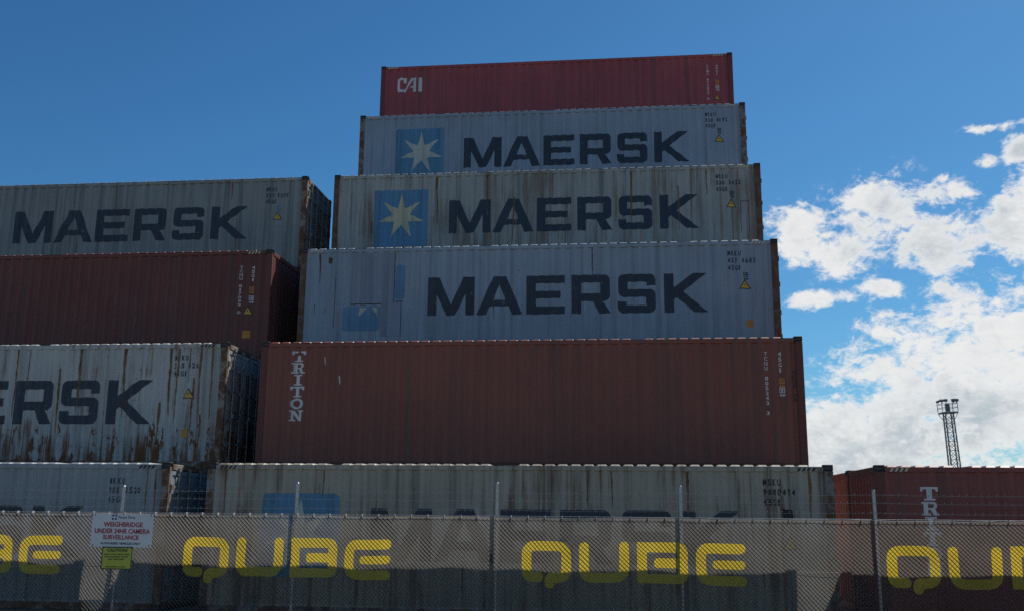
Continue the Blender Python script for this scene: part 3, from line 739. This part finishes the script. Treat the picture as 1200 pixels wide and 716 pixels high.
def qube(x0):
    z0 = .765
    q = [[stroke([(.30, lo_), (a_, lo_), (a_, hi_), (b_, hi_), (b_, lo_ - .005), (.50, lo_ - .005), (.50, -.05 + .03)], SW)]]
    u = [[stroke([(a_, hi_), (a_, lo_), (b_, lo_), (b_, hi_)], SW)]]
    ol = [(0, 0)] + arc(.88 - .17, .17, .17, -90, 0) + [(.88, .33), (.865, .36), (.88, .39)] + arc(.88 - .17, .71 - .17, .17, 0, 90) + [(0, .71)]
    hole = [(SW, SW * .95), (.71, SW * .95), (.71, .272), (.34, .272), (.30, .31), (.30, .40), (.34, .44), (.71, .44), (.71, .71 - SW), (SW, .71 - SW)]
    b = [[ol, hole]]
    e = [[stroke([(.86 - a_, hi_), (a_, hi_), (a_, lo_), (.86 - a_, lo_)], SW)], [stroke([(.27 + a_, .355), (.86 - a_, .355)], SW * .85)]]
    out = []
    for gl, dx in ((q, 0), (u, 1.02), (b, 2.04), (e, 3.06)):
        out.append([[[(x0 + dx + x, z0 + z) for x, z in loop] for loop in p] for p in gl])
    return out
def cloth_part(name, polys, mat, parent):
    bm = poly_bm(polys)
    xs = [v.co.x for v in bm.verts]
    cut(bm, [k * .12 for k in range(int(min(xs) / .12) - 1, int(max(xs) / .12) + 2) if min(xs) < k * .12 < max(xs)], 0)
    cut(bm, [CZ0 + (CZ1 - CZ0) * i / 10 for i in range(1, 10)], 2)
    for v in bm.verts:
        x, z = v.co.x, v.co.z; v.co.y = cloth_y(x, z); v.co.z += cloth_dz(x, z)
    me = bm_mesh(bm, name); me.polygons.foreach_set('use_smooth', [True] * len(me.polygons))
    return put(name, me, mat, parent)
cloth = empty('shade_cloth', (0, YF, 0)); tag(cloth, 'see-through dark grey shade cloth with yellow letters tied along the fence', 'banner')
WORDS = [v * FS for v in (-14.31, -8.055, -1.805, 4.43)]
edges = [FX0]; cells = []
for wx in WORDS:
    e0, e1 = wx - .15, wx + 4.05
    cells.append((edges[-1], e0, None)); cells.append((e0, e1, wx)); edges.append(e1)
cells.append((edges[-1], FX1, None))
for x0, x1, wx in cells:
    if wx is None: cloth_part('cloth_panel', [rect(x0, CZ0, x1, CZ1)], M['cloth'], cloth)
    else:
        letters = qube(wx); outer = rect(x0, CZ0, x1, CZ1)[0]
        loops = [p[0] for lt in letters for p in lt]
        inner = [[p[1]] for lt in letters for p in lt if len(p) > 1]
        cloth_part('cloth_panel', [[outer] + loops] + inner, M['cloth'], cloth)
        for lt in letters: cloth_part('letter', lt, M['cloth_y'], cloth)
# hem rope and ties
b = MB(); x = FX0
while x < FX1 - .01:
    x2 = min(x + .1525, FX1); b.bar((x, cloth_y(x, CZ1) - .001, CZ1 + cloth_dz(x, CZ1)), (x2, cloth_y(x2, CZ1) - .001, CZ1 + cloth_dz(x2, CZ1)), .007, 6); x = x2
put('hem', b.mesh('hem'), M['wire'], cloth)
b = MB(); x = FX0 + .1
while x < FX1: b.box(x, x + .006, -.052, .012, CZ1 - .03, FZ + .012); x += .305
put('cable_ties', b.mesh('cable_ties'), M['white'], cloth)['kind'] = 'stuff'

# ------------------------------------------------------------------ signs on the fence
def sign_board(name, label, x0, x1, z0, z1, mat, y):
    r_ = empty(name, ((x0 + x1) / 2 * FS, YF + y, z0)); tag(r_, label, 'sign')
    w_ = (x1 - x0) / 2; hh = z1 - z0
    put('board', MB().box(-w_, w_, -.003, .003, 0, hh).mesh('board', .0015), mat, r_)
    return r_, w_, hh
def sign_text(root, items, mat, bold=.02, name='lettering'):
    bm = text_bm(items, bold)
    for v in bm.verts: v.co.y = -.006
    return put(name, bm_mesh(bm, name), mat, root)
M['sign_blue'] = plain('pale_sign_board', (0.60, 0.64, 0.68), .5, .08, 3)
M['sign_red'] = plain('sign_red_print', (0.36, 0.02, 0.045), .5, .1)
M['sign_navy'] = plain('sign_navy_print', (0.03, 0.06, 0.20), .5, .1)
M['sign_yellow'] = plain('yellow_green_sign', (0.42, 0.46, 0.07), .5, .1, 4)
s, hw, hh = sign_board('weighbridge_sign', 'pale blue-white rectangular sign with red capitals tied to the fence', -9.865, -8.665, 1.268, 1.872, M['sign_blue'], -.075)
s.rotation_euler = (0, R(.4), 0)
sign_text(s, [('WEIGHBRIDGE', -.37, .365, .40, .455)], M['sign_red'], .03); sign_text(s, [('UNDER 24HR CAMERA', -.535, .245, .55, .335)], M['sign_red'], .03)
sign_text(s, [('SURVEILLANCE', -.36, .135, .34, .22)], M['sign_red'], .03); sign_text(s, [('AUTHORISED VEHICLES ONLY', -.40, .045, .39, .085)], M['black'], .03)
sign_text(s, [('Power Ports', -.09, .515, .24, .570)], M['sign_navy'], .01)
flat(s, 'emblem', [[[(x - .026, z), (x, z - .026), (x + .026, z), (x, z + .026)]] for x in (-.20, -.14) for z in (.512, .572)], M['sign_navy'], -.006)
for x, z in ((-.55, .02), (.55, .03), (-.55, .58), (.55, .58), (0, .59)): put('cable_tie', MB().box(x - .004, x + .004, -.009, .045, z - .012, z + .025).mesh('cable_tie'), M['black'], s)
s, hw, hh = sign_board('caution_sign', 'small yellow-green caution notice hanging below the larger pale sign', -9.61, -9.012, .865, 1.272, M['sign_yellow'], -.090)
flat(s, 'border', [[[(-hw, 0), (hw, 0), (hw, hh), (-hw, hh)], [(-hw + .018, .018), (hw - .018, .018), (hw - .018, hh - .018), (-hw + .018, hh - .018)]]], M['black'], -.005)
sign_text(s, [('CAUTION!', -.20, .315, .20, .375)], M['black'], .03)
for it in (('ONLY WITH VALID PASS', -.255, .258, .245, .285), ('AUTHORISED STAFF', -.235, .213, .225, .240), ('PAST THIS POINT', -.16, .168, .15, .195), ('MUST REPORT TO GATE', -.20, .035, .18, .058)):
    sign_text(s, [it], M['black'], .03)
for x in (-.27, .27): put('cable_tie', MB().box(x - .004, x + .004, -.008, .06, hh - .03, hh + .004).mesh('cable_tie'), M['black'], s)

# ------------------------------------------------------------------ floodlight mast far behind
MX, MY, MW = 37.62, 120.0, .46
M['mast'] = plain('mast_steel', (0.14, 0.16, 0.18), .5, .1, 2, .4)
mast = empty('floodlight_mast', (MX + .55, MY, 0)); mast.rotation_euler = (0, R(-2.2), 0); tag(mast, 'dark steel lattice floodlight mast rising far behind the right-hand container', 'mast')
top = 13.9
def half(z): return MW * (1.25 - .30 * z / top)
cor = [(-1, -1), (1, -1), (1, 1), (-1, 1)]
for cx, cy in cor: put('leg', MB().bar((cx * half(0), cy * half(0), -.3), (cx * half(top), cy * half(top), top), .075, 6).mesh('leg'), M['mast'], mast)
z = .2; nb = 0
while z < top - .4:
    z2 = min(z + 1.05, top)
    for i in range(4):
        a, b2 = cor[i], cor[(i + 1) % 4]
        A = (a[0] * half(z), a[1] * half(z), z); B = (b2[0] * half(z2), b2[1] * half(z2), z2)
        A2 = (b2[0] * half(z), b2[1] * half(z), z); B2 = (a[0] * half(z2), a[1] * half(z2), z2)
        put('brace', MB().bar(A, B, .034, 4).mesh('brace'), M['mast'], mast)
        if i % 2 == 0: put('brace', MB().bar(A2, B2, .034, 4).mesh('brace'), M['mast'], mast)
        put('crossbar', MB().bar(A, A2, .03, 4).mesh('crossbar'), M['mast'], mast)
    z = z2
pl = put('platform', MB().box(-.88, .88, -.88, .88, top, top + .16).mesh('platform', .02), M['mast'], mast)
for i in range(4):
    a, b2 = cor[i], cor[(i + 1) % 4]
    put('knee_brace', MB().bar((a[0] * .4, a[1] * .4, top - .9), (a[0] * .84, a[1] * .84, top), .04, 4).mesh('knee_brace'), M['mast'], mast)
    for z in (.65, 1.1): put('guard_rail', MB().bar((a[0] * .86, a[1] * .86, top + z), (b2[0] * .86, b2[1] * .86, top + z), .03, 4).mesh('guard_rail'), M['mast'], mast)
    put('guard_post', MB().bar((a[0] * .86, a[1] * .86, top + .2), (a[0] * .86, a[1] * .86, top + 1.35), .045, 4).mesh('guard_post'), M['mast'], mast)
put('spigot', MB().box(-.22, .22, -.22, .22, top + .15, top + 1.15).mesh('spigot', .03), M['mast'], mast)
for i, (fx, fy, rz) in enumerate(((-.85, -.8, 25), (-.42, -.9, 5), (.45, -.9, -10), (.88, -.7, -35), (.9, .45, -100), (-.9, .4, 100))):
    fl = put('floodlight', MB().box(-.22, .22, -.14, .10, -.10, .15).box(-.04, .04, -.02, .02, -.33, -.10).mesh('floodlight', .03), M['mast'], mast, (fx, fy, top + 1.42))
    fl.rotation_euler = (R(-28), 0, R(rz))
